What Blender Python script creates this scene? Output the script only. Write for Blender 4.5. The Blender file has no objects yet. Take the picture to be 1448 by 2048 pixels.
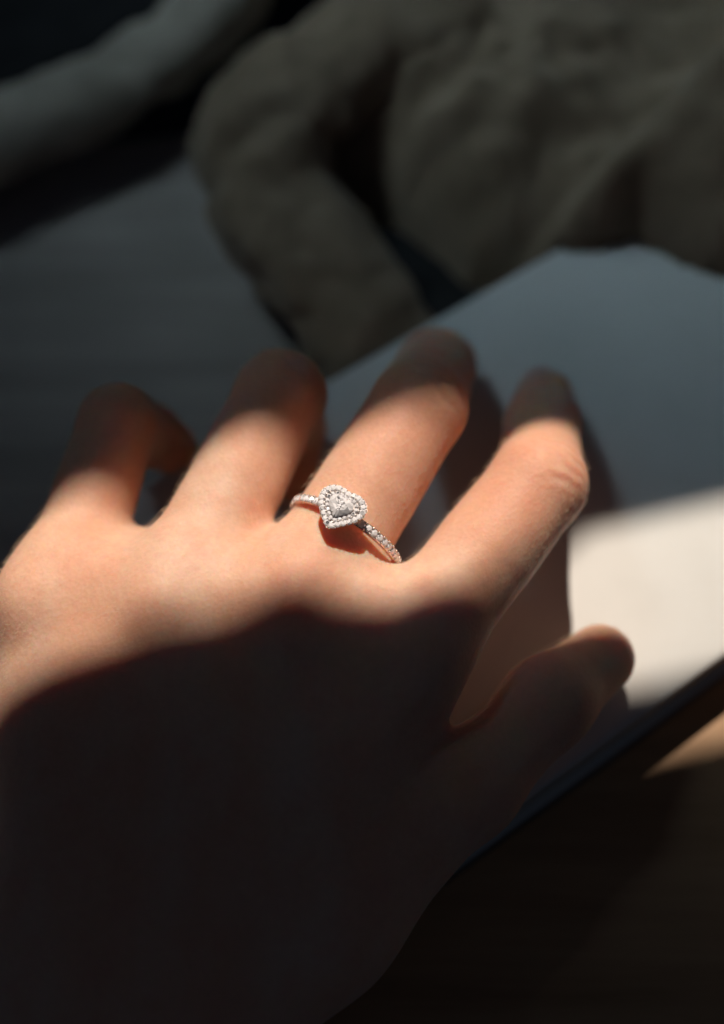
import bpy, bmesh, math, random
import numpy as np
from mathutils import Vector, Matrix, noise as mnoise

random.seed(4)
rng = np.random.default_rng(4)
MM = 0.001
scene = bpy.context.scene
col = scene.collection

# ------------------------------------------------------------------ camera
PITCH = math.radians(60.0)
DIST = 200.0                     # mm, lens to ring
ZF = 34.0
CAM = np.array([0.0, -DIST * math.cos(PITCH), ZF + DIST * math.sin(PITCH)])
cam_d = bpy.data.cameras.new('camera')
cam = bpy.data.objects.new('camera', cam_d)
col.objects.link(cam)
cam.location = Vector(CAM) * MM
cam.rotation_euler = (math.radians(90) - PITCH, 0, 0)
cam_d.sensor_fit = 'VERTICAL'
cam_d.sensor_height = 36.0
cam_d.lens = 36.0 * 2500.0 / 2048.0
cam_d.clip_start = 0.01
cam_d.clip_end = 30.0
cam_d.dof.use_dof = True
cam_d.dof.focus_distance = 0.196
cam_d.dof.aperture_fstop = 4.8
scene.camera = cam

# ------------------------------------------------------------------ light
world = bpy.data.worlds.new('World')
scene.world = world
world.use_nodes = True
bg = world.node_tree.nodes['Background']
bg.inputs['Color'].default_value = (0.75, 0.98, 1.45, 1)
bg.inputs['Strength'].default_value = 0.0145

SUN_EL, SUN_AZ, SUN_D = math.radians(62), math.radians(2), 2500.0
SUN_DIR = np.array([math.sin(SUN_AZ) * math.cos(SUN_EL), math.cos(SUN_AZ) * math.cos(SUN_EL), math.sin(SUN_EL)])
SUN_AIM = np.array([0.0, 0.0, 20.0])
SUN_POS = SUN_AIM + SUN_DIR * SUN_D
ld = bpy.data.lights.new('sunbeam', 'SPOT')
ld.energy = 328
ld.color = (1.0, 0.87, 0.73)
ld.shadow_soft_size = 0.0115
ld.spot_size = math.radians(8)
ld.spot_blend = 0.3
lo = bpy.data.objects.new('sunbeam', ld)
col.objects.link(lo)
lo.location = Vector(SUN_POS) * MM
lo.rotation_euler = Vector(-SUN_DIR).to_track_quat('-Z', 'Y').to_euler()

wd = bpy.data.lights.new('fill_light', 'AREA')  # cool fill lamp added inside the room, narrowed onto the background
wd.shape = 'RECTANGLE'
wd.size = 0.22
wd.size_y = 0.22
wd.energy = 0.070
wd.color = (0.64, 0.88, 1.0)
wd.spread = math.radians(18)
wo = bpy.data.objects.new('fill_light', wd)
col.objects.link(wo)
wo.location = (-0.42, 0.42, 0.80)
wo.rotation_euler = (Vector((0.045, 0.195, 0)) - wo.location).to_track_quat('-Z', 'Y').to_euler()

vs = scene.view_settings
vs.view_transform = 'Standard'
vs.look = 'None'
vs.exposure = 0.0
vs.gamma = 1.0
vs.use_curve_mapping = False
scene.cycles.use_denoising = True
scene.cycles.max_bounces = 8
scene.cycles.sample_clamp_indirect = 4.0

# ------------------------------------------------------------------ helpers
def tag(o, label=None, cat=None, group=None, kind=None):
    for k, v in (('label', label), ('category', cat), ('group', group), ('kind', kind)):
        if v:
            o[k] = v
    return o

def empty(name, loc=(0, 0, 0)):
    o = bpy.data.objects.new(name, None)
    col.objects.link(o)
    o.location = Vector(loc) * MM
    o.empty_display_size = 0.005
    return o

def link_mesh(name, me, mat=None, parent=None):
    o = bpy.data.objects.new(name, me)
    col.objects.link(o)
    if mat and not me.materials:
        me.materials.append(mat)
    o.parent = parent
    return o

def mesh_mm(name, verts, faces, mat, parent=None, smooth=True):
    """verts in millimetres"""
    me = bpy.data.meshes.new(name)
    me.from_pydata([tuple(float(c) * MM for c in v) for v in verts], [], [tuple(int(i) for i in f) for f in faces])
    me.update()
    if smooth:
        me.polygons.foreach_set('use_smooth', [True] * len(me.polygons))
    return link_mesh(name, me, mat, parent)

class NT:
    def __init__(self, name):
        self.m = bpy.data.materials.new(name)
        self.m.use_nodes = True
        self.t = self.m.node_tree
        self.b = self.t.nodes['Principled BSDF']
    def n(self, typ, **kw):
        nd = self.t.nodes.new(typ)
        for k, v in kw.items():
            if k.startswith('_'):
                setattr(nd, k[1:], v)
            else:
                nd.inputs[k.replace('__', ' ')].default_value = v
        return nd
    def l(self, a, b):
        self.t.links.new(a, b)
    def mix(self, fac, a, b, blend='MIX'):
        nd = self.t.nodes.new('ShaderNodeMix')
        nd.data_type = 'RGBA'
        nd.blend_type = blend
        for sock, val in ((nd.inputs[0], fac), (nd.inputs[6], a), (nd.inputs[7], b)):
            if hasattr(val, 'default_value'):
                self.l(val, sock)
            else:
                sock.default_value = val if not isinstance(val, tuple) or len(val) == 4 else (*val, 1)
        return nd.outputs[2]
    def ramp(self, fac, stops):
        r = self.t.nodes.new('ShaderNodeValToRGB')
        el = r.color_ramp.elements
        while len(el) < len(stops):
            el.new(0.5)
        for e, (p, c) in zip(el, stops):
            e.position = p
            e.color = (*c, 1) if len(c) == 3 else c
        self.l(fac, r.inputs[0])
        return r.outputs[0]
    def obj(self, scale=(1, 1, 1), rot=(0, 0, 0)):
        tc = self.t.nodes.new('ShaderNodeTexCoord')
        mp = self.t.nodes.new('ShaderNodeMapping')
        mp.inputs['Scale'].default_value = scale
        mp.inputs['Rotation'].default_value = rot
        self.l(tc.outputs['Object'], mp.inputs[0])
        return mp.outputs[0]
    def noise(self, vec, scale, detail=3, rough=0.55):
        nd = self.t.nodes.new('ShaderNodeTexNoise')
        nd.inputs['Scale'].default_value = scale
        nd.inputs['Detail'].default_value = detail
        nd.inputs['Roughness'].default_value = rough
        self.l(vec, nd.inputs['Vector'])
        return nd.outputs['Fac']
    def bump(self, h, strength, dist, normal=None):
        nd = self.t.nodes.new('ShaderNodeBump')
        nd.inputs['Strength'].default_value = strength
        nd.inputs['Distance'].default_value = dist
        self.l(h, nd.inputs['Height'])
        if normal:
            self.l(normal, nd.inputs['Normal'])
        return nd.outputs[0]

# ------------------------------------------------------------------ materials
def mat_skin():
    k = NT('skin')
    v = k.obj()
    at = k.t.nodes.new('ShaderNodeAttribute')
    at.attribute_name = 'flush'
    base = k.ramp(k.noise(v, 130, 4), [(0.3, (0.80, 0.455, 0.32)), (0.7, (0.83, 0.515, 0.375))])
    pale = k.ramp(k.noise(k.obj((1.0, 0.35, 1), (0, 0, 0.45)), 75, 3), [(0.45, (0, 0, 0)), (0.7, (1, 1, 1))])
    base = k.mix(pale, base, (0.82, 0.57, 0.44, 1))
    blot = k.ramp(k.noise(k.obj(), 210, 3), [(0.50, (0, 0, 0)), (0.72, (0.38, 0.38, 0.38))])
    base = k.mix(blot, base, (0.78, 0.37, 0.27, 1))
    c = k.mix(at.outputs['Fac'], base, (0.72, 0.33, 0.22))
    sp = k.ramp(k.noise(v, 900, 3, 0.6), [(0.35, (0.96, 0.95, 0.94)), (0.65, (1.02, 1.02, 1.01))])
    c = k.mix(1.0, c, sp, 'MULTIPLY')
    k.l(c, k.b.inputs['Base Color'])
    k.b.inputs['Roughness'].default_value = 0.52
    k.b.inputs['Specular IOR Level'].default_value = 0.25
    k.b.inputs['Subsurface Weight'].default_value = 1.0
    k.b.inputs['Subsurface Radius'].default_value = (1.0, 0.32, 0.14)
    k.b.inputs['Subsurface Scale'].default_value = 0.0042
    vo = k.t.nodes.new('ShaderNodeTexVoronoi')
    vo.inputs['Scale'].default_value = 1500
    k.l(v, vo.inputs['Vector'])
    h1 = k.bump(vo.outputs['Distance'], 0.20, 0.0003)
    h2 = k.bump(k.noise(k.obj((1, 0.6, 1), (0, 0, 0.5)), 650, 4, 0.6), 0.12, 0.0006, h1)
    k.l(h2, k.b.inputs['Normal'])
    return k.m

def mat_nail():
    k = NT('nail')
    k.b.inputs['Base Color'].default_value = (0.60, 0.36, 0.30, 1)
    k.b.inputs['Roughness'].default_value = 0.3
    k.b.inputs['Subsurface Weight'].default_value = 0.6
    k.b.inputs['Subsurface Radius'].default_value = (1, 0.4, 0.25)
    k.b.inputs['Subsurface Scale'].default_value = 0.001
    return k.m

def mat_silver():
    k = NT('rose_silver')
    k.b.inputs['Base Color'].default_value = (0.86, 0.78, 0.74, 1)
    k.b.inputs['Metallic'].default_value = 1.0
    n = k.noise(k.obj(), 2500, 3)
    k.l(k.ramp(n, [(0.3, (0.18,) * 3), (0.7, (0.32,) * 3)]), k.b.inputs['Roughness'])
    return k.m

def mat_stone(name, tint, tr=0.05, lo=0.76, hi=0.90):
    k = NT(name)
    k.b.inputs['Base Color'].default_value = (*tint, 1)
    k.b.inputs['Roughness'].default_value = 0.06
    k.b.inputs['IOR'].default_value = 1.7
    k.b.inputs['Transmission Weight'].default_value = tr
    geo = k.t.nodes.new('ShaderNodeNewGeometry')
    oi = k.t.nodes.new('ShaderNodeObjectInfo')
    ad = k.t.nodes.new('ShaderNodeVectorMath')
    k.l(geo.outputs['True Normal'], ad.inputs[0])
    k.l(oi.outputs['Location'], ad.inputs[1])
    wn = k.t.nodes.new('ShaderNodeTexWhiteNoise')
    sn = k.t.nodes.new('ShaderNodeVectorMath')
    sn.operation = 'SNAP'
    sn.inputs[1].default_value = (0.02, 0.02, 0.02)
    k.l(ad.outputs[0], sn.inputs[0])
    k.l(sn.outputs[0], wn.inputs['Vector'])
    k.l(k.ramp(wn.outputs['Value'], [(lo, (0, 0, 0)), (hi, (0.85, 0.85, 0.85))]), k.b.inputs['Metallic'])
    k.b.inputs['Coat Weight'].default_value = 0.6
    k.b.inputs['Coat Roughness'].default_value = 0.04
    return k.m

def mat_paper():
    k = NT('white_cover')
    v = k.obj()
    c = k.ramp(k.noise(v, 60, 4), [(0.3, (0.62, 0.615, 0.60)), (0.7, (0.67, 0.665, 0.65))])
    k.l(c, k.b.inputs['Base Color'])
    k.b.inputs['Roughness'].default_value = 0.5
    k.b.inputs['Specular IOR Level'].default_value = 0.35
    k.l(k.bump(k.noise(v, 2200, 3), 0.08, 0.0002), k.b.inputs['Normal'])
    return k.m

def mat_pages():
    k = NT('page_block')
    v = k.obj((1, 1, 1))
    w = k.t.nodes.new('ShaderNodeTexNoise')
    mp = k.obj((20, 20, 4000))
    w.inputs['Scale'].default_value = 1.0
    k.l(mp, w.inputs['Vector'])
    k.l(k.ramp(w.outputs['Fac'], [(0.35, (0.42, 0.38, 0.32)), (0.65, (0.62, 0.58, 0.5))]), k.b.inputs['Base Color'])
    k.b.inputs['Roughness'].default_value = 0.8
    return k.m

def mat_table():
    k = NT('grey_streaked_surface')
    v = k.obj((9, 130, 9), (0, 0, math.radians(-5)))
    n1 = k.noise(v, 1.0, 5, 0.6)
    c = k.ramp(n1, [(0.3, (0.29, 0.245, 0.225)), (0.7, (0.44, 0.38, 0.35))])
    n2 = k.noise(k.obj(), 14, 3)
    c = k.mix(1.0, c, k.ramp(n2, [(0.3, (0.75,) * 3), (0.7, (1.1,) * 3)]), 'MULTIPLY')
    k.l(c, k.b.inputs['Base Color'])
    k.b.inputs['Roughness'].default_value = 0.62
    k.l(k.bump(n1, 0.3, 0.001), k.b.inputs['Normal'])
    return k.m

def mat_wood():
    k = NT('tan_wood')
    v = k.obj((14, 160, 14), (0, 0, math.radians(20)))
    n1 = k.noise(v, 1.0, 5, 0.65)
    k.l(k.ramp(n1, [(0.3, (0.37, 0.205, 0.10)), (0.7, (0.52, 0.31, 0.165))]), k.b.inputs['Base Color'])
    k.b.inputs['Roughness'].default_value = 0.55
    k.l(k.bump(n1, 0.2, 0.0006), k.b.inputs['Normal'])
    return k.m

def mat_cloth(name, a, b, scale=1400, rough=0.9):
    k = NT(name)
    v = k.obj()
    n = k.noise(v, 75, 5, 0.65)
    k.l(k.ramp(n, [(0.3, a), (0.7, b)]), k.b.inputs['Base Color'])
    k.b.inputs['Roughness'].default_value = rough
    k.b.inputs['Specular IOR Level'].default_value = 0.15
    k.b.inputs['Sheen Weight'].default_value = 0.12 if a[0] > 0.03 else 0.0
    wv = k.t.nodes.new('ShaderNodeTexWave')
    wv.inputs['Scale'].default_value = scale
    wv.inputs['Distortion'].default_value = 2
    k.l(v, wv.inputs['Vector'])
    k.l(k.bump(wv.outputs['Fac'], 0.3, 0.0004), k.b.inputs['Normal'])
    return k.m

SKIN, NAIL, SILVER = mat_skin(), mat_nail(), mat_silver()
STONE = mat_stone('clear_stone', (0.96, 0.94, 0.98))
STONE2 = mat_stone('centre_stone', (0.97, 0.95, 0.99), 0.05, 0.80, 0.96)
PAPER, PAGES, TABLE, WOOD = mat_paper(), mat_pages(), mat_table(), mat_wood()
OLIVE = mat_cloth('olive_cloth', (0.185, 0.132, 0.088), (0.300, 0.222, 0.155))
SHADE_FLOOR_BLACK = mat_cloth('shade_floor_black', (0.012, 0.012, 0.014), (0.022, 0.021, 0.022))  # black of the floor and of the shapes standing in for shade
PALE = mat_cloth('pale_cloth', (0.29, 0.25, 0.205), (0.43, 0.375, 0.315))
SHADE_PANEL = mat_cloth('shade_panel_cloth', (0.04, 0.04, 0.045), (0.06, 0.06, 0.06), 300)  # for the unseen panels that block the sun

# ------------------------------------------------------------------ setting
TZ = -18.0
def slab(name, outline, z0, z1, mat, parent=None, bevel=0.0, segs=3):
    bm = bmesh.new()
    bot = [bm.verts.new((x * MM, y * MM, z0 * MM)) for x, y in outline]
    f = bm.faces.new(bot)
    r = bmesh.ops.extrude_face_region(bm, geom=[f])
    bmesh.ops.translate(bm, vec=(0, 0, (z1 - z0) * MM), verts=[g for g in r['geom'] if isinstance(g, bmesh.types.BMVert)])
    bmesh.ops.recalc_face_normals(bm, faces=bm.faces)
    if bevel:
        bmesh.ops.bevel(bm, geom=list(bm.edges), offset=bevel * MM, segments=segs, affect='EDGES', profile=0.5)
    me = bpy.data.meshes.new(name)
    bm.to_mesh(me)
    bm.free()
    return link_mesh(name, me, mat, parent)

# grey surface everything lies on
table = slab('table', [(-400, -330), (400, -330), (400, 205), (-130, 128), (-400, 60)], TZ - 30, TZ, TABLE, None, 1.5)
tag(table, 'dark grey streaked table top under the hand and book', 'table', kind='structure')
floor = slab('floor', [(-900, -700), (900, -700), (900, 900), (-900, 900)], -520, -480, SHADE_FLOOR_BLACK)
tag(floor, 'dark floor beyond the table edge', 'floor', kind='structure')
# white book: direction t along the long edge, n across
T2, N2 = np.array([0.815, 0.579]), np.array([-0.579, 0.815])
def bk(s, n):
    p = T2 * s + N2 * n
    return (p[0], p[1])
board = slab('wooden_board', [bk(-62, -46.5), bk(210, -46.5), bk(210, -170), bk(-62, -170)], TZ + 0.2, TZ + 1.4, WOOD, None, 0.4)
tag(board, 'tan wooden board in shadow with one small sunlit sliver at the right edge', 'board')

book = empty('book', (0, 0, 0))
tag(book, 'white soft covered book lying under the hand', 'book')
S0, S1, NA, NB = -30, 150, -45.6, 46.3
def soft_cover():
    ns, nn_ = 60, 48
    vs_, fs_ = [], []
    S = np.linspace(S0, S1, ns)
    N = (NA + NB) / 2 + (NB - NA) / 2 * np.sin(np.linspace(-math.pi / 2, math.pi / 2, nn_))
    for lay in (0, 1):
        for a in S:
            for b in N:
                p = bk(a, b)
                z = -1.7 * (abs(b) / 46.5) ** 2.6 + .25 * mnoise.noise(Vector((p[0] * .02, p[1] * .02, 3)))
                edge = min(b - NA, NB - b, a - S0, S1 - a)
                z -= .45 * math.exp(-edge / .35) if lay == 0 else 1.2
                vs_.append((p[0], p[1], z))
    m = ns * nn_
    for i in range(ns - 1):
        for j in range(nn_ - 1):
            q = (i * nn_ + j, (i + 1) * nn_ + j, (i + 1) * nn_ + j + 1, i * nn_ + j + 1)
            fs_ += [q, tuple(m + k for k in q[::-1])]
    rim = [i * nn_ for i in range(ns)] + [(ns - 1) * nn_ + j for j in range(1, nn_)] + [i * nn_ + nn_ - 1 for i in range(ns - 2, -1, -1)] + [j for j in range(nn_ - 2, 0, -1)]
    for a, b in zip(rim, rim[1:] + rim[:1]):
        fs_.append((b, a, m + a, m + b))
    return mesh_mm('cover', vs_, fs_, PAPER, book)
soft_cover()
slab('back_cover', [bk(S0, NA), bk(S1, NA), bk(S1, NB), bk(S0, NB)], TZ + 0.1, TZ + 1.3, PAPER, book, 0.5)
slab('page_block', [bk(S0 + 1.5, NA + 1.5), bk(S1 - 1.5, NA + 1.5), bk(S1 - 1.5, NB - 1.5), bk(S0 + 1.5, NB - 1.5)], TZ + 1.35, -3.6, PAGES, book)

# ------------------------------------------------------------------ the hand
# joint centres in millimetres (knuckle, middle joint, end joint, pad) and radii
FING = {
    'index': ([(9.0, -16.9, 22.0), (29.8, 10.1, 26.0), (33.7, 30.9, 13.0), (36.0, 41.9, 5.8)], [9.8, 8.2, 6.9, 5.6]),
    'middle': ([(-10.1, -10.3, 24.0), (9.8, 23.1, 30.0), (14.0, 43.3, 14.0), (16.7, 50.2, 6.2)], [10.4, 8.2, 7.4, 6.2]),
    'ring': ([(-29.8, -9.4, 23.0), (-14.2, 27.1, 28.0), (-14.0, 33.5, 8.5), (-14.0, 25.0, 5.6)], [10.0, 7.8, 6.8, 5.6]),
    'little': ([(-50.2, -6.9, 19.0), (-43.2, 24.4, 23.0), (-40.9, 31.8, 9.0), (-37.0, 31.0, 5.2)], [9.0, 6.9, 6.0, 5.2]),
}
THUMB = ([(-7.5, -57.7, 9.0), (17.2, -38.1, 11.5), (30.7, -23.8, 12.0), (41.2, -13.8, 7.0)], [11.5, 7.4, 7.0, 6.0])
BASE = {'index': (-26, -65, 8), 'middle': (-32.5, -62.5, 8.5), 'ring': (-39.5, -59, 7.5), 'little': (-46, -56, 5)}

H = 0.52
LO, HI = np.array([-82.0, -128.0, -19.0]), np.array([56.0, 62.0, 46.0])
NX = np.ceil((HI - LO) / H).astype(int) + 1
axs = [LO[i] + H * np.arange(NX[i]) for i in range(3)]
BIG = 40.0

def round_cone(a, b, ra, rb, squash=None):
    """signed distance of a tapered capsule, only evaluated near it; returns full grid"""
    a, b = np.array(a, float), np.array(b, float)
    m = 11.0
    lo = np.minimum(a - ra, b - rb) - m
    hi = np.maximum(a + ra, b + rb) + m
    i0 = np.clip(np.floor((lo - LO) / H).astype(int), 0, NX)
    i1 = np.clip(np.ceil((hi - LO) / H).astype(int) + 1, 0, NX)
    X = axs[0][i0[0]:i1[0]][:, None, None].astype(np.float32)
    Y = axs[1][i0[1]:i1[1]][None, :, None].astype(np.float32)
    Z = axs[2][i0[2]:i1[2]][None, None, :].astype(np.float32)
    ba = b - a
    L2 = float(ba @ ba) or 1e-6
    t = np.clip(((X - a[0]) * ba[0] + (Y - a[1]) * ba[1] + (Z - a[2]) * ba[2]) / L2, 0, 1)
    dx, dy, dz = X - a[0] - t * ba[0], Y - a[1] - t * ba[1], Z - a[2] - t * ba[2]
    ts = t * t * (3 - 2 * t) * 0.5 + t * 0.5
    d = np.sqrt(dx * dx + dy * dy + dz * dz) - (ra + (rb - ra) * ts)
    return (slice(i0[0], i1[0]), slice(i0[1], i1[1]), slice(i0[2], i1[2])), d.astype(np.float32)

def smin_into(F, prim, k):
    sl, d = prim
    a = F[sl]
    h = np.maximum(k - np.abs(a - d), 0) / k
    F[sl] = np.minimum(a, d) - h * h * k * 0.25

def smax_into(F, prim, k):            # carve: F = smooth max(F, -d)
    sl, d = prim
    a = F[sl]
    h = np.maximum(k - np.abs(a + d), 0) / k
    F[sl] = np.maximum(a, -d) + h * h * k * 0.25

def new_field():
    return np.full(tuple(NX), BIG, np.float32)

def lerp(a, b, t):
    return tuple(np.array(a) * (1 - t) + np.array(b) * t)

def off(p, d):
    return tuple(np.array(p) + np.array(d))

palm = new_field()
for nm in ('index', 'middle', 'ring', 'little'):
    mcp = FING[nm][0][0]
    smin_into(palm, round_cone(BASE[nm], mcp, 11.5 if nm == 'index' else 12.5, FING[nm][1][0] - (.8 if nm == 'index' else 0)), 7 if nm == 'index' else 9)
    # deeper palm flesh
    i_ = nm == 'index'
    smin_into(palm, round_cone(off(BASE[nm], (0, 0, -5)), off(mcp, (-4 if i_ else 0, -4, -6)), 10 if i_ else 11, 7.2 if i_ else 9.5), 6 if i_ else 9)
    smin_into(palm, round_cone(off(mcp, (-1.5, -3, 2.6)), off(mcp, (1.2, 3, 2.4)), 8.2, 8.0), 4)   # knuckle head
# hollows fill between knuckles, so the back of the hand is one sheet
for a, b, wf_ in (('index', 'middle', 0.08), ('middle', 'ring', 0.17), ('ring', 'little', 0.28)):
    ma, mb = FING[a][0][0], FING[b][0][0]
    mid = lerp(ma, mb, 0.5)
    smin_into(palm, round_cone(lerp(BASE[a], BASE[b], 0.5), off(mid, (-0.5, -1.5, -3.0)), 12.5, 9.0), 7)
    # web of skin
    pa, pb = FING[a][0][1], FING[b][0][1]
    w0 = lerp(lerp(ma, pa, wf_), lerp(mb, pb, wf_), 0.5)
    smin_into(palm, round_cone(mid, off(w0, (0, 0, -4.5)), 7.5, 4.0), 6)
# wrist and forearm
for s in (-10, 10):
    w = (-37 + 0.9 * s, -70 - 0.42 * s, 0)
    e = (-72 + 0.9 * s, -150 - 0.42 * s, 2)
    smin_into(palm, round_cone(w, e, 15.5, 19), 10)
smin_into(palm, round_cone((-44, -62, 4), (-40, -20, 12), 12, 10), 10)     # hypothenar side
# thumb
(t0, t1, t2, t3), (q0, q1, q2, q3) = THUMB
smin_into(palm, round_cone((-24, -70, 8), t0, 13, q0), 8)
smin_into(palm, round_cone(t0, t1, q0, q1), 8)
smin_into(palm, round_cone((-18, -50, 8), lerp(t0, t1, .35), 9, 6), 5)                      # web to the index side
smin_into(palm, round_cone(off(FING['index'][0][0], (-2.5, -6, -2)), (-14, -47, 11), 7.6, 9.5), 5)     # first dorsal interosseous
thumb = new_field()
smin_into(thumb, round_cone(t1, t2, q1, q2), 3)
smin_into(thumb, round_cone(t2, t3, q2, q3), 4)
smin_into(palm, (tuple([slice(None)] * 3), thumb), 4)
body = palm
for nm, (J, R) in FING.items():
    f = new_field()
    mcp, pip, dip, tip = J
    r0, r1, r2, r3 = R
    waist = lerp(mcp, pip, 0.55)
    smin_into(f, round_cone(mcp, waist, r0 * .88, r1 * 1.05), .3)
    smin_into(f, round_cone(waist, pip, r1 * 1.06, r1), .3)
    smin_into(f, round_cone(pip, lerp(pip, dip, 0.5), r1, r2 * 1.05), 1.5)
    smin_into(f, round_cone(lerp(pip, dip, 0.5), dip, r2 * 1.05, r2), .3)
    smin_into(f, round_cone(dip, tip, r2, r3), 1.5)
    smin_into(body, (tuple([slice(None)] * 3), f), 3.4)

def surface_nets(F):
    s = F < 0
    act = np.zeros(tuple(n - 1 for n in F.shape), np.uint8)
    for dx in (0, 1):
        for dy in (0, 1):
            for dz in (0, 1):
                act += s[dx:F.shape[0] - 1 + dx, dy:F.shape[1] - 1 + dy, dz:F.shape[2] - 1 + dz]
    cells = np.argwhere((act > 0) & (act < 8))
    idx = np.full(act.shape, -1, np.int64)
    idx[tuple(cells.T)] = np.arange(len(cells))
    acc = np.zeros((len(cells), 3))
    cnt = np.zeros(len(cells))
    corners = [(0, 0, 0), (1, 0, 0), (0, 1, 0), (0, 0, 1), (1, 1, 0), (1, 0, 1), (0, 1, 1), (1, 1, 1)]
    for a in corners:
        for ax in range(3):
            if a[ax]:
                continue
            b = list(a)
            b[ax] = 1
            fa = F[tuple((cells + a).T)]
            fb = F[tuple((cells + b).T)]
            m = (fa < 0) != (fb < 0)
            t = fa[m] / (fa[m] - fb[m])
            p = np.tile(np.array(a, float), (m.sum(), 1))
            p[:, ax] += t
            acc[m] += p
            cnt[m] += 1
    V = LO + H * (cells + acc / cnt[:, None])
    quads = []
    for ax in range(3):
        u, v = (ax + 1) % 3, (ax + 2) % 3
        sh = list(F.shape)
        sl0 = [slice(1, -1)] * 3
        sl1 = [slice(1, -1)] * 3
        sl0[ax] = slice(0, -1)
        sl1[ax] = slice(1, None)
        a, b = s[tuple(sl0)], s[tuple(sl1)]
        e = np.argwhere(a != b)
        inside = a[tuple(e.T)]
        base = e.copy()
        for k in range(3):
            if k != ax:
                base[:, k] += 1
        def cell(du, dv):
            c = base.copy()
            c[:, u] -= du
            c[:, v] -= dv
            return idx[tuple(c.T)]
        q = np.stack([cell(1, 1), cell(0, 1), cell(0, 0), cell(1, 0)], 1)
        q[~inside] = q[~inside][:, ::-1]
        quads.append(q)
    Q = np.concatenate(quads)
    Q = Q[(Q >= 0).all(1)]
    return V, Q

V, Q = surface_nets(body)
# light smoothing to take out the grid
E = np.concatenate([Q[:, [0, 1]], Q[:, [1, 2]], Q[:, [2, 3]], Q[:, [3, 0]]])
def smooth(V, n, lam=0.5):
    for _ in range(n):
        acc = np.zeros_like(V)
        cnt = np.zeros(len(V))
        for a, b in ((0, 1), (1, 0)):
            for c in range(3):
                acc[:, c] += np.bincount(E[:, a], V[E[:, b], c], len(V))
            cnt += np.bincount(E[:, a], minlength=len(V))
        V = V + lam * (acc / cnt[:, None] - V)
    return V
V = smooth(V, 4)

def normals(V):
    n = np.cross(V[Q[:, 2]] - V[Q[:, 0]], V[Q[:, 3]] - V[Q[:, 1]])
    o = np.zeros_like(V)
    for k in range(4):
        for c in range(3):
            o[:, c] += np.bincount(Q[:, k], n[:, c], len(V))
    return o / (np.linalg.norm(o, axis=1)[:, None] + 1e-9)

def crease(V, J, R, j, offs, depth, width, rollx=0.0, span=1.0, seed=0):
    """skin creases across the back of joint j"""
    a0 = np.array(J[j]) - np.array(J[j - 1])
    a1 = np.array(J[j + 1]) - np.array(J[j])
    a = a0 / np.linalg.norm(a0) + a1 / np.linalg.norm(a1)
    a /= np.linalg.norm(a)
    n = a0 / np.linalg.norm(a0) - a1 / np.linalg.norm(a1)
    n -= a * (n @ a)
    n /= np.linalg.norm(n)
    sd = np.cross(a, n)
    d = V - np.array(J[j])
    idx = np.where(np.linalg.norm(d, axis=1) < R[j] * 2.0)[0]
    d = d[idx]
    al, x, y = d @ a, d @ sd, d @ n
    th = np.arctan2(x, y) - rollx
    win = np.exp(-(th / (0.75 * span)) ** 4)
    N = normals(V)[idx]
    for q, (o, c, w_) in enumerate(offs):
        wob = 0.45 * np.sin(th * 5.3 + q * 2.1 + seed) + 0.25 * np.sin(th * 11 + q * 1.3 + seed)
        t = (al - o - c * th * th - wob) / width
        g = np.exp(-t * t) - 0.35 * np.exp(-((np.abs(t) - 1.9) / 0.9) ** 2)
        sw = np.exp(-((th - 0.5 * math.sin(q * 2.7 + seed)) / (0.55 * span)) ** 4)
        V[idx] -= N * (depth * w_ * g * sw * win)[:, None]
    return V
V = crease(V, *FING['index'], 1, [(-3.6, .9, .8), (-1.9, .3, 1.0), (-.4, -.2, 1.1), (1.3, -.6, 1.0), (2.9, -1.0, .7)], 0.24, 0.62, 0.0, 1.0, 0.4)
V = crease(V, *FING['middle'], 1, [(-2.8, .9, .8), (-1.2, .4, 1.0), (.4, -.2, 1.1), (2.0, -.7, .9)], 0.30, 0.62, 0.0, 1.0, 1.7)
V = crease(V, *FING['ring'], 1, [(-2.6, .9, .8), (-.8, .3, 1.0), (.9, -.4, 1.0)], 0.28, 0.62, 0.0, 1.0, 2.9)

def make_hand():
    me = bpy.data.meshes.new('hand')
    me.vertices.add(len(V))
    me.vertices.foreach_set('co', (V * MM).astype(np.float32).ravel())
    me.loops.add(len(Q) * 4)
    me.loops.foreach_set('vertex_index', Q.astype(np.int32).ravel())
    me.polygons.add(len(Q))
    me.polygons.foreach_set('loop_start', np.arange(0, len(Q) * 4, 4, dtype=np.int32))
    me.polygons.foreach_set('use_smooth', np.ones(len(Q), bool))
    me.update(calc_edges=True)
    me.validate()
    fl = np.zeros(len(V))
    for nm, (J, R) in FING.items():
        for j, w, a in ((1, 9, 0.5), (2, 7, 0.45), (3, 8, 0.6)):
            d = np.linalg.norm(V - np.array(J[j]), axis=1)
            fl = np.maximum(fl, a * np.exp(-(np.maximum(d - R[j], 0) / (9 if j == 1 else 4)) ** 2))
    at = me.attributes.new('flush', 'FLOAT', 'POINT')
    at.data.foreach_set('value', fl.astype(np.float32))
    return link_mesh('hand', me, SKIN)

hand = make_hand()
tag(hand, 'left hand with spread bent fingers resting on the white book in a band of sunlight', 'hand')

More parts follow.
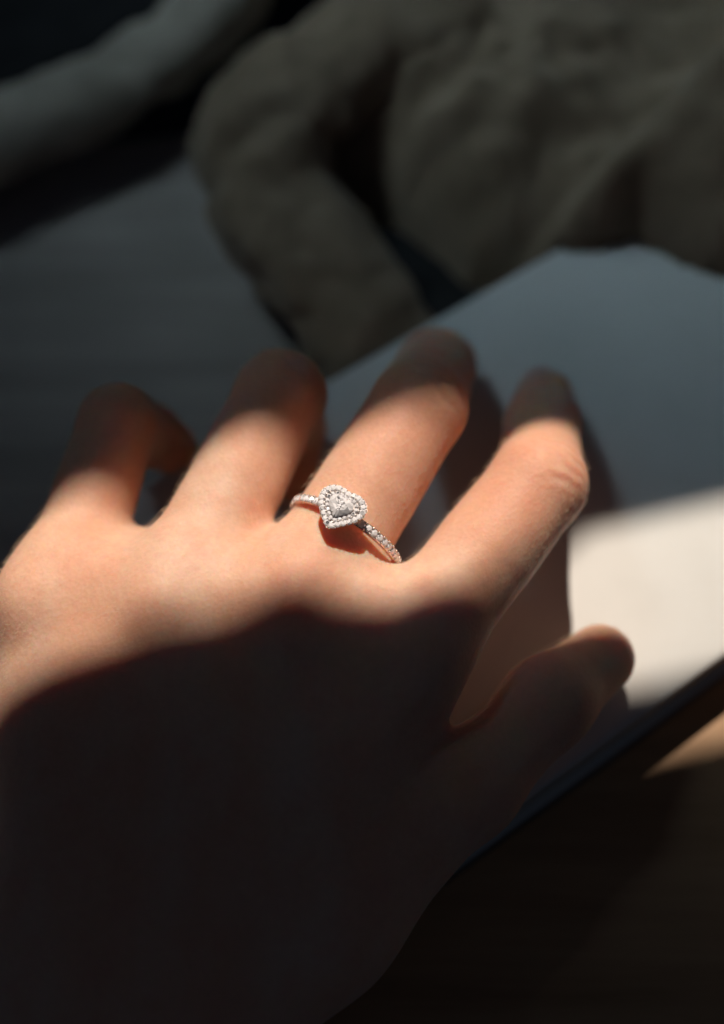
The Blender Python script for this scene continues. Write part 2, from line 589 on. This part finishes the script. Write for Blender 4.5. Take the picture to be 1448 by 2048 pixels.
def nail(J, R, w=0.95, ln=8.5, face=None, over=3.4, lift=.35):
    """curved nail plate on the back of the last finger bone"""
    d0, t0_ = np.array(J[2]), np.array(J[3])
    a = t0_ - d0
    L = np.linalg.norm(a)
    a /= L
    pa = np.array(J[2]) - np.array(J[1])
    pa /= np.linalg.norm(pa)
    n = pa - a * (pa @ a)
    n /= np.linalg.norm(n)
    sd = np.cross(a, n)
    if face is not None:
        n = np.array(face) - a * (np.array(face) @ a)
        n /= np.linalg.norm(n)
        sd = np.cross(a, n)
    r = R[3] + lift
    nu, nv = 14, 13
    vs_, fs_ = [], []
    for lay in (0, 1):
        for i in range(nu):
            u = i / (nu - 1)
            al = L + over - ln * (1 - u)
            half = w * (0.72 + .28 * math.sin(math.pi * min(u * 1.25, 1))) * math.sqrt(max(0.02, 1 - max(0, (u - .72) / .30) ** 2.2)) * math.sqrt(min(1, .35 + u * 3))
            for j in range(nv):
                th = (j / (nv - 1) * 2 - 1) * half
                rr = r - lay * .45 + (R[2] - R[3]) * max(0, 1 - (al / L)) * .9 - .03 * (al - L) ** 2 * (al > L)
                vs_.append(d0 + a * al + (n * math.cos(th) + sd * math.sin(th)) * rr)
    m = nu * nv
    for i in range(nu - 1):
        for j in range(nv - 1):
            q = (i * nv + j, (i + 1) * nv + j, (i + 1) * nv + j + 1, i * nv + j + 1)
            fs_ += [q, tuple(m + k for k in q[::-1])]
    rim = [i * nv for i in range(nu)] + [(nu - 1) * nv + j for j in range(1, nv)] + [i * nv + nv - 1 for i in range(nu - 2, -1, -1)] + [j for j in range(nv - 2, 0, -1)]
    for p, q in zip(rim, rim[1:] + rim[:1]):
        fs_.append((q, p, m + p, m + q))
    return mesh_mm('fingernail', vs_, fs_, NAIL, hand)
for nm in ('index', 'middle', 'ring', 'little'):
    nail(*FING[nm])
nail(*THUMB, w=0.85, ln=8, face=(0.72, -0.68, -0.12), over=0.4, lift=-.05)

def fine_hair(count=9000):
    k = NT('fine_hair')
    k.b.inputs['Base Color'].default_value = (0.75, 0.58, 0.42, 1)
    k.b.inputs['Roughness'].default_value = 0.4
    N = normals(V)
    ok = np.where((N[:, 2] > 0.15) & (V[:, 1] > -75))[0]
    for nm, (J, R) in FING.items():       # none on the last two bones
        for j in (2, 3):
            ok = ok[np.linalg.norm(V[ok] - np.array(J[j]), axis=1) > R[j] * 1.8]
    pick = rng.choice(ok, count, replace=False)
    base, n = V[pick], N[pick]
    flow = np.array([-0.75, -0.35, 0.0]) + rng.normal(0, .25, (count, 3))
    flow -= n * (flow * n).sum(1)[:, None]
    ln = rng.uniform(0.7, 1.7, count)[:, None]
    pts = np.stack([base - n * .05, base + n * .28 * ln + flow * .25 * ln, base + n * .42 * ln + flow * .65 * ln, base + n * .46 * ln + flow * 1.05 * ln], 1)
    cu = bpy.data.hair_curves.new('fine_hair')
    cu.add_curves([4] * count)
    cu.attributes['position'].data.foreach_set('vector', (pts * MM).astype(np.float32).ravel())
    ra = cu.attributes.get('radius') or cu.attributes.new('radius', 'FLOAT', 'POINT')
    ra.data.foreach_set('value', np.tile(np.array([.011, .010, .008, .003], np.float32) * MM, count))
    cu.materials.append(k.m)
    o = bpy.data.objects.new('fine_hair', cu)
    col.objects.link(o)
    o.parent = hand
    o['kind'] = 'stuff'
fine_hair()

# ------------------------------------------------------------------ the ring
pm, pp = np.array(FING['middle'][0][0]), np.array(FING['middle'][0][1])
ax_a = (pp - pm) / np.linalg.norm(pp - pm)
ring_c = pm + (pp - pm) * 0.33
n_ = np.array([0, 0, 1.0]) - ax_a * ax_a[2]
n_ /= np.linalg.norm(n_)
s_ = np.cross(ax_a, n_)
ROLL = math.radians(2)
nn = n_ * math.cos(ROLL) + s_ * math.sin(ROLL)
ss = s_ * math.cos(ROLL) - n_ * math.sin(ROLL)
ring_c = ring_c + nn * 0.5 + ss * 0.9
ring = empty('finger_ring')
M = Matrix(((ss[0], ax_a[0], nn[0], ring_c[0] * MM), (ss[1], ax_a[1], nn[1], ring_c[1] * MM), (ss[2], ax_a[2], nn[2], ring_c[2] * MM), (0, 0, 0, 1)))
ring.matrix_world = M
tag(ring, 'silver ring with a heart shaped cluster of clear stones on the middle finger', 'ring')

RI, RO, BW = 9.15, 10.1, 1.5
def make_band():
    prof = [(RI, -BW / 2 + .2), (RI, BW / 2 - .2), (RI + .2, BW / 2), (RO - .12, BW / 2), (RO, BW / 2 - .14), (RO - .16, BW / 2 - .3), (RO - .16, -BW / 2 + .3), (RO, -BW / 2 + .14), (RO - .12, -BW / 2), (RI + .2, -BW / 2)]
    n = 144
    vs_, fs_ = [], []
    for i in range(n):
        a = 2 * math.pi * i / n
        for r, y in prof:
            vs_.append((math.sin(a) * r, y, math.cos(a) * r))
    m = len(prof)
    for i in range(n):
        for j in range(m):
            fs_.append((i * m + j, i * m + (j + 1) % m, ((i + 1) % n) * m + (j + 1) % m, ((i + 1) % n) * m + j))
    return mesh_mm('band', vs_, fs_, SILVER, ring, smooth=False)
band = make_band()

def gem_mesh(name, r, mat, outline=None, crown=0.38, depth=0.75, table=0.56, n=8):
    """brilliant cut: table, star/kite crown facets, girdle, pavilion"""
    if outline is None:
        outline = lambda t, k: (k * r * math.cos(t), k * r * math.sin(t))
    vs_, fs_ = [], []
    def ring_of(k, z, cnt, ph):
        i0 = len(vs_)
        for i in range(cnt):
            t = 2 * math.pi * (i + ph) / cnt
            x, y = outline(t, k)
            vs_.append((x, y, z))
        return i0
    a = ring_of(table, crown * r, n, 0)
    b = ring_of((table + 1) / 2 + .04, crown * r * .55, n, .5)
    c = ring_of(1, 0.04 * r, 2 * n, 0)
    d = ring_of(1, -0.04 * r, 2 * n, 0)
    e = ring_of(0.55, -depth * r * .5, n, .5)
    vs_.append((0, 0, -depth * r))
    apex = len(vs_) - 1
    fs_.append([a + i for i in range(n)])
    for i in range(n):
        j = (i + 1) % n
        fs_ += [(a + i, b + i, a + j), (a + j, b + i, c + 2 * j), (b + i, c + 2 * i + 1, c + (2 * j) % (2 * n)), (b + i, c + 2 * i, c + 2 * i + 1), (a + i, c + 2 * i, b + i)]
        fs_ += [(d + 2 * i, e + i, d + 2 * i + 1), (d + 2 * i + 1, e + i, d + (2 * i + 2) % (2 * n)), (d + (2 * i + 2) % (2 * n), e + i, e + j), (e + i, apex, e + j)]
    for i in range(2 * n):
        j = (i + 1) % (2 * n)
        fs_.append((c + i, d + i, d + j, c + j))
    me = bpy.data.meshes.new(name)
    me.from_pydata([tuple(q * MM for q in v) for v in vs_], [], fs_)
    bm = bmesh.new()
    bm.from_mesh(me)
    bmesh.ops.recalc_face_normals(bm, faces=bm.faces)
    bm.to_mesh(me)
    bm.free()
    me.materials.append(mat)
    return me

def bead_mesh(name, r):
    bm = bmesh.new()
    bmesh.ops.create_uvsphere(bm, u_segments=8, v_segments=6, radius=r * MM)
    me = bpy.data.meshes.new(name)
    bm.to_mesh(me)
    bm.free()
    me.polygons.foreach_set('use_smooth', [True] * len(me.polygons))
    me.materials.append(SILVER)
    return me

pave_me = gem_mesh('pave_stone', 0.60, STONE, n=6)
halo_me = gem_mesh('halo_stone', 0.55, STONE, n=6)
bead_me = bead_mesh('bead', 0.21)

def put(name, me, loc, rot=None, parent=ring, scale=1.0):
    o = bpy.data.objects.new(name, me)
    col.objects.link(o)
    o.parent = parent
    o.location = Vector(loc) * MM
    if rot is not None:
        o.rotation_euler = rot
    o.scale = (scale,) * 3
    return o

STEP = math.radians(7.3)
for sgn in (-1, 1):
    for i in range(11):
        a = sgn * (math.radians(22) + STEP * i)
        r = RO - 0.05
        put('pave_stone', pave_me, (math.sin(a) * r, 0, math.cos(a) * r), (random.uniform(-.08, .08), a + random.uniform(-.08, .08), 0), band)
        ab = a + sgn * STEP / 2
        for y in (-.56, .56):
            put('bead', bead_me, (math.sin(ab) * (RO + .06), y, math.cos(ab) * (RO + .06)), parent=band)

def heart(t, k=1.0, w=1.0):
    # t measured like a polar angle so that facets wrap evenly; tip points to -y
    u = math.pi / 2 - t
    x = 16 * math.sin(u) ** 3
    y = 13 * math.cos(u) - 5 * math.cos(2 * u) - 1.6 * math.cos(3 * u) - 0.8 * math.cos(4 * u)
    # blend with a circle for the plump outline
    cx, cy = 15.5 * math.sin(u), 15.0 * math.cos(u) - 1.0
    q = 0.48
    return (k * w * ((1 - q) * x + q * cx) / 16.0, k * w * ((1 - q) * (y + 2.2) + q * cy) / 16.0)

HZ = RO + 1.9              # height of the heart's plane
HW = 4.15                  # half width
def heart_pts(w, n):
    """n points evenly spaced along the outline"""
    P = np.array([heart(2 * math.pi * i / 720 + math.pi / 2, 1, w) for i in range(721)])
    L = np.concatenate([[0], np.cumsum(np.linalg.norm(np.diff(P, axis=0), axis=1))])
    s = np.linspace(0, L[-1], n, endpoint=False)
    return np.stack([np.interp(s, L, P[:, 0]), np.interp(s, L, P[:, 1])], 1)

def heart_plate(name, w, z0, z1, scallop=0.0, count=18, hole=0.0, parent=ring):
    n = 180
    o = heart_pts(w, n)
    nrm = np.roll(o, -1, 0) - np.roll(o, 1, 0)
    nrm = np.stack([nrm[:, 1], -nrm[:, 0]], 1)
    nrm /= np.linalg.norm(nrm, axis=1)[:, None]
    if (nrm * o).sum() < 0:
        nrm = -nrm
    ph = np.arange(n) / n * count
    o = o + nrm * (scallop * np.abs(np.sin(math.pi * ph)))[:, None]
    inn = heart_pts(w * hole if hole else 0.01, n)
    vs_ = [(x, y, z1) for x, y in o] + [(x, y, z0) for x, y in o * 0.97] + [(x, y, z1 - .06) for x, y in inn] + [(x, y, z0) for x, y in inn]
    fs_ = []
    for i in range(n):
        j = (i + 1) % n
        fs_ += [(i, j, n + j, n + i), (2 * n + i, 2 * n + j, j, i), (n + i, n + j, 3 * n + j, 3 * n + i), (3 * n + i, 3 * n + j, 2 * n + j, 2 * n + i)]
    ob = mesh_mm(name, vs_, fs_, SILVER, parent, smooth=False)
    bm = bmesh.new()
    bm.from_mesh(ob.data)
    bmesh.ops.recalc_face_normals(bm, faces=bm.faces)
    bm.to_mesh(ob.data)
    bm.free()
    return ob

NH = 23
setting = heart_plate('heart_setting', HW - 0.12, HZ - 0.55, HZ, 0.16, NH)
heart_plate('gallery', HW - 0.5, HZ - 1.5, HZ - 1.05, 0.0, NH, 0.75, setting)
for x, y in heart_pts(HW - 0.45, 9):
    bm = bmesh.new()
    p0, p1 = Vector((x, y, HZ - .3)) * MM, Vector((x * .55, y * .35, RO - .35)) * MM
    d = p1 - p0
    mt = Matrix.Translation((p0 + p1) / 2) @ d.to_track_quat('Z', 'Y').to_matrix().to_4x4()
    bmesh.ops.create_cone(bm, segments=8, radius1=.3 * MM, radius2=.26 * MM, depth=d.length, cap_ends=True, matrix=mt)
    me = bpy.data.meshes.new('gallery_post')
    bm.to_mesh(me)
    bm.free()
    link_mesh('gallery_post', me, SILVER, setting)
hp = heart_pts(HW - 0.60, NH)
hp2 = heart_pts(HW - 0.18, NH * 2)
hp3 = heart_pts(HW - 1.14, NH)
hp4 = heart_pts(HW - 1.62, 19)
for i in range(NH):
    x, y = hp[i]
    put('halo_stone', halo_me, (x, y, HZ + 0.12), (random.uniform(-.12, .12), random.uniform(-.12, .12), random.uniform(0, 1)), setting)
inner_me = gem_mesh('inner_stone', 0.36, STONE, n=6)
for x, y in hp4:
    put('inner_stone', inner_me, (x, y, HZ + 0.26), (random.uniform(-.2, .2), random.uniform(-.2, .2), random.uniform(0, 1)), setting)
for i in range(NH):
    x, y = hp2[2 * i + 1]
    put('bead', bead_me, (x, y, HZ + .14), parent=setting, scale=.85)
    x, y = hp3[i]
    put('bead', bead_me, (x, y, HZ + .3), parent=setting, scale=.95)
def centre_mesh():
    me = gem_mesh('centre_stone', 2.0, STONE2, outline=lambda t, k: heart(t, k, 2.12), crown=0.36, depth=0.45, n=14, table=.62)
    bm = bmesh.new()
    bm.from_mesh(me)
    top = max(bm.faces, key=lambda f: f.calc_center_median().z)
    r = bmesh.ops.poke(bm, faces=[top])
    bmesh.ops.subdivide_edges(bm, edges=[e for v in r['verts'] for e in v.link_edges], cuts=2, use_grid_fill=True)
    for v in bm.verts:
        if v.co.z > 0.36 * 2.0 * MM * 0.98:
            v.co.z += random.uniform(-.13, .10) * MM
            v.co.x += random.uniform(-.1, .1) * MM
            v.co.y += random.uniform(-.1, .1) * MM
    bmesh.ops.triangulate(bm, faces=bm.faces)
    bm.to_mesh(me)
    bm.free()
    return me
centre = centre_mesh()
co = link_mesh('centre_stone', centre, None, ring)
co.location = (0, 0, (HZ + .55) * MM)
co['label'] = 'heart shaped centre stone'

# ------------------------------------------------------------------ background cloths and black shade shapes
def tube(name, path, radii, mat, parent=None, flat=0.8, wr=1.5, wf=0.05, seed=0, nu=160, nv=72):
    P = np.array(path, float)
    L = np.concatenate([[0], np.cumsum(np.linalg.norm(np.diff(P, axis=0), axis=1))])
    # Catmull-like smooth resample
    s = np.linspace(0, L[-1], nu)
    C = np.stack([np.interp(s, L, P[:, i]) for i in range(3)], 1)
    R = np.interp(s, L, radii)
    for _ in range(14):
        C[1:-1] = (C[:-2] + C[2:]) * .25 + C[1:-1] * .5
        R[1:-1] = (R[:-2] + R[2:]) * .25 + R[1:-1] * .5
    vs_, fs_ = [], []
    for i in range(nu):
        d = C[min(i + 1, nu - 1)] - C[max(i - 1, 0)]
        d /= np.linalg.norm(d)
        sd = np.cross(d, (0, 0, 1.0))
        sd /= np.linalg.norm(sd)
        upv = np.cross(sd, d)
        for j in range(nv):
            a = 2 * math.pi * j / nv
            p = C[i] + sd * math.cos(a) * R[i] + upv * math.sin(a) * R[i] * flat
            q = Vector((p[0] * wf, p[1] * wf, p[2] * wf + seed))
            w = mnoise.fractal(q, 1.0, 2.0, 3) + .7 * abs(mnoise.noise(q * 1.7 + Vector((5, 3, 1)))) + .35 * math.sin(s[i] * .22 + 6 * mnoise.noise(q * .6) + 1.5 * a)
            vs_.append(p + (sd * math.cos(a) + upv * math.sin(a)) * wr * w)
    for i in range(nu - 1):
        for j in range(nv):
            fs_.append((i * nv + j, i * nv + (j + 1) % nv, (i + 1) * nv + (j + 1) % nv, (i + 1) * nv + j))
    fs_.append(list(range(nv))[::-1])
    fs_.append([(nu - 1) * nv + j for j in range(nv)])
    return mesh_mm(name, vs_, fs_, mat, parent)

garment = empty('garment', (20, 130, TZ))
tag(garment, 'crumpled olive brown cloth garment with a bent sleeve behind the white book', 'garment')
def child(o):
    o.parent = garment
    o.matrix_parent_inverse = garment.matrix_world.inverted()
    return o
bpy.context.view_layer.update()

def lump(name, c, r, mat, wr=4.0, wf=0.035, seed=0.0, n=96, rot=0.0):
    vs_, fs_ = [], []
    cr, sr = math.cos(rot), math.sin(rot)
    for i in range(n + 1):
        th = math.pi * i / n
        for j in range(2 * n):
            ph = math.pi * j / n
            d = np.array([math.sin(th) * math.cos(ph), math.sin(th) * math.sin(ph), math.cos(th)])
            e = np.sign(d) * np.abs(d) ** 0.8
            p = e * np.array(r)
            p = np.array([p[0] * cr - p[1] * sr, p[0] * sr + p[1] * cr, p[2]]) + np.array(c)
            q = Vector((p[0] * wf, p[1] * wf, p[2] * wf + seed))
            w = 1.4 * mnoise.fractal(q, 1.0, 2.0, 3) - 1.6 * abs(mnoise.noise(q * 1.3 + Vector((2, 7, 1)))) + .5 * mnoise.noise(q * 3)
            vs_.append(p + d * wr * w)
    for i in range(n):
        for j in range(2 * n):
            k = (j + 1) % (2 * n)
            fs_.append((i * 2 * n + j, (i + 1) * 2 * n + j, (i + 1) * 2 * n + k, i * 2 * n + k))
    return mesh_mm(name, vs_, fs_, mat)

child(tube('sleeve', [(26, 146, 14), (6, 138, 12), (-12, 128, 9), (-24, 116, 5), (-19, 100, 0), (-9, 85, -4), (2, 70, -9), (14, 52, -16)], [16, 15.5, 15, 15, 15, 14.5, 13.5, 11], OLIVE, None, 0.7, 2.0, 0.06, 3))

FRONT = np.array([(-17, 121), (-8, 115), (4, 107), (14, 98), (24, 88), (33, 86), (43, 87), (52, 86), (59, 89), (66, 84), (73, 79), (80, 77), (110, 70), (240, 62),
                  (240, 300), (4, 300), (2, 170), (-4, 150), (-10, 138), (-17, 130)], float)
def mound():
    nx, ny = 150, 140
    xs, ys = np.linspace(-22, 220, nx), np.linspace(58, 290, ny)
    X, Y = np.meshgrid(xs, ys, indexing='ij')
    P = np.stack([X.ravel(), Y.ravel()], 1)
    ins = np.zeros(len(P), bool)
    dist = np.full(len(P), 1e9)
    n = len(FRONT)
    for i in range(n):
        a, b = FRONT[i], FRONT[(i + 1) % n]
        ab = b - a
        t = np.clip(((P - a) @ ab) / (ab @ ab), 0, 1)
        dist = np.minimum(dist, np.linalg.norm(P - a - t[:, None] * ab, axis=1))
        c = ((a[1] > P[:, 1]) != (b[1] > P[:, 1])) & (P[:, 0] < (b[0] - a[0]) * (P[:, 1] - a[1]) / (b[1] - a[1] + 1e-12) + a[0])
        ins ^= c
    sd = np.where(ins, dist, -dist)
    across = P @ N2
    on_book = 1 / (1 + np.exp((across - 49) / 1.5))
    Z = np.zeros(len(P))
    for i, (x, y) in enumerate(P):
        # long slanted folds, sharp in the hollows
        u, v = x * .82 + y * .57, -x * .57 + y * .82
        q = Vector((u * .020, v * .052, 1.3))
        f1 = abs(mnoise.fractal(q, 1.0, 2.0, 2))
        q2 = Vector((x * .06, y * .075, 4.1))
        f2 = abs(mnoise.noise(q2)) + .5 * abs(mnoise.noise(q2 * 2.1))
        f3 = mnoise.noise(Vector((x * .22, y * .22, 2.2)))
        d = max(sd[i], 0.0)
        k = min(1, d / 14)
        Z[i] = 42 * (1 - math.exp(-(d / 17) ** .85)) + k * (6.0 * f1 + 5.0 * f2 + 1.3 * f3)
    Z = Z + (TZ + 1.0) * (1 - on_book) + 0.6 * on_book
    Z = np.where(sd < -0.5, TZ - 3, Z)
    keep = (sd > -2.2).reshape(nx, ny)
    # pull the outside ring of the sheet onto the outline so that the hem is clean
    vs_ = np.column_stack([P, Z])
    fs_ = []
    for i in range(nx - 1):
        for j in range(ny - 1):
            if keep[i, j] and keep[i + 1, j] and keep[i, j + 1] and keep[i + 1, j + 1]:
                fs_.append((i * ny + j, (i + 1) * ny + j, (i + 1) * ny + j + 1, i * ny + j + 1))
    used = sorted({k for f in fs_ for k in f})
    mp = {k: i for i, k in enumerate(used)}
    return mesh_mm('garment_body', vs_[used], [tuple(mp[k] for k in f) for f in fs_], OLIVE)
child(mound())
dark = lump('hollow_shade', (2, 100, TZ), (30, 12, 4), SHADE_FLOOR_BLACK, 2.0, 0.05, 7.0, 48, rot=-0.6)  # black lump added to give the hollow its deep shade
tag(dark, 'black lump standing in for the shade in the hollow between the sleeve and the garment body', 'cloth')
shade_sheet = lump('shade_sheet', (-113, 198, TZ), (130, 56, 4), SHADE_FLOOR_BLACK, 3.0, 0.03, 17.0, 64, rot=0.50)  # added black sheet: the roll's shadow and dark ground put into colour
tag(shade_sheet, 'black sheet standing in for the shadow under the pale rolled cloth and the dark ground beyond', 'shade_sheet')
roll = tube('cloth_roll', [(-150, 100, -6), (-115, 113, -5), (-87, 125, -5), (-64, 138, -4), (-42, 160, -4), (-25, 200, -3)], [12.5, 12.5, 12, 11, 10.5, 11], PALE, None, 0.7, 1.7, 0.045, 11)
tag(roll, 'pale grey green rolled cloth at the upper left edge', 'cloth')

# ------------------------------------------------------------------ unseen panels added to cut the sun to a slit
def lamp_to(p, dist):
    """where the ray lamp -> p crosses the panel plane, in (side, up) coordinates of that plane"""
    p = np.array(p, float)
    side = np.array([math.cos(SUN_AZ), -math.sin(SUN_AZ), 0.0])
    upv = np.cross(SUN_DIR, side) * -1
    if upv[1] < 0:
        upv = -upv
    c = SUN_AIM + SUN_DIR * dist
    d = p - SUN_POS
    t = ((c - SUN_POS) @ SUN_DIR) / (d @ SUN_DIR)
    x = SUN_POS + d * t - c
    return x @ side, x @ upv, c, side, upv

CD = 600.0
def shade_panel(name, pts, far, label):
    uv = [lamp_to(p, CD)[:2] for p in pts]
    _, _, c, side, upv = lamp_to(pts[0], CD)
    x0, x1 = uv[0], uv[-1]
    s0 = (x0[1] - uv[1][1]) / (x0[0] - uv[1][0])
    s1 = (x1[1] - uv[-2][1]) / (x1[0] - uv[-2][0])
    uv = [(-150, x0[1] + s0 * (-150 - x0[0]))] + uv + [(150, x1[1] + s1 * (150 - x1[0]))]
    out = uv + [(150, far), (-150, far)]
    vs_, n = [], len(out)
    for k in (0, 1.5):
        for a, b in out:
            vs_.append(c + side * a + upv * b + SUN_DIR * k)
    fs_ = [list(range(n)), list(range(n, 2 * n))[::-1]] + [(i, (i + 1) % n, n + (i + 1) % n, n + i) for i in range(n)]
    o = mesh_mm(name, vs_, fs_, SHADE_PANEL, None, False)
    return tag(o, label, 'shade_panel')

shade_panel('shade_panel', [(-50, -7.5, 0), (-20, -2.5, 0), (10, -2, 0), (25, 4.5, 0), (36, 8.5, 0), (43, 15, 0), (70.5, 22.5, 0)], 170, 'upper dark panel added out of view to shade the far side')
shade_panel('shade_panel', [(-72, -39.5, 0), (-45, -36.5, 0), (-25, -34.5, 0), (-10, -32, 0), (4, -33, 0), (18, -27, 0), (30, -19.5, 0), (40, -15.8, 0), (48, -15, 0), (66, -11, 0)], -260, 'lower dark panel added out of view to shade the near side')
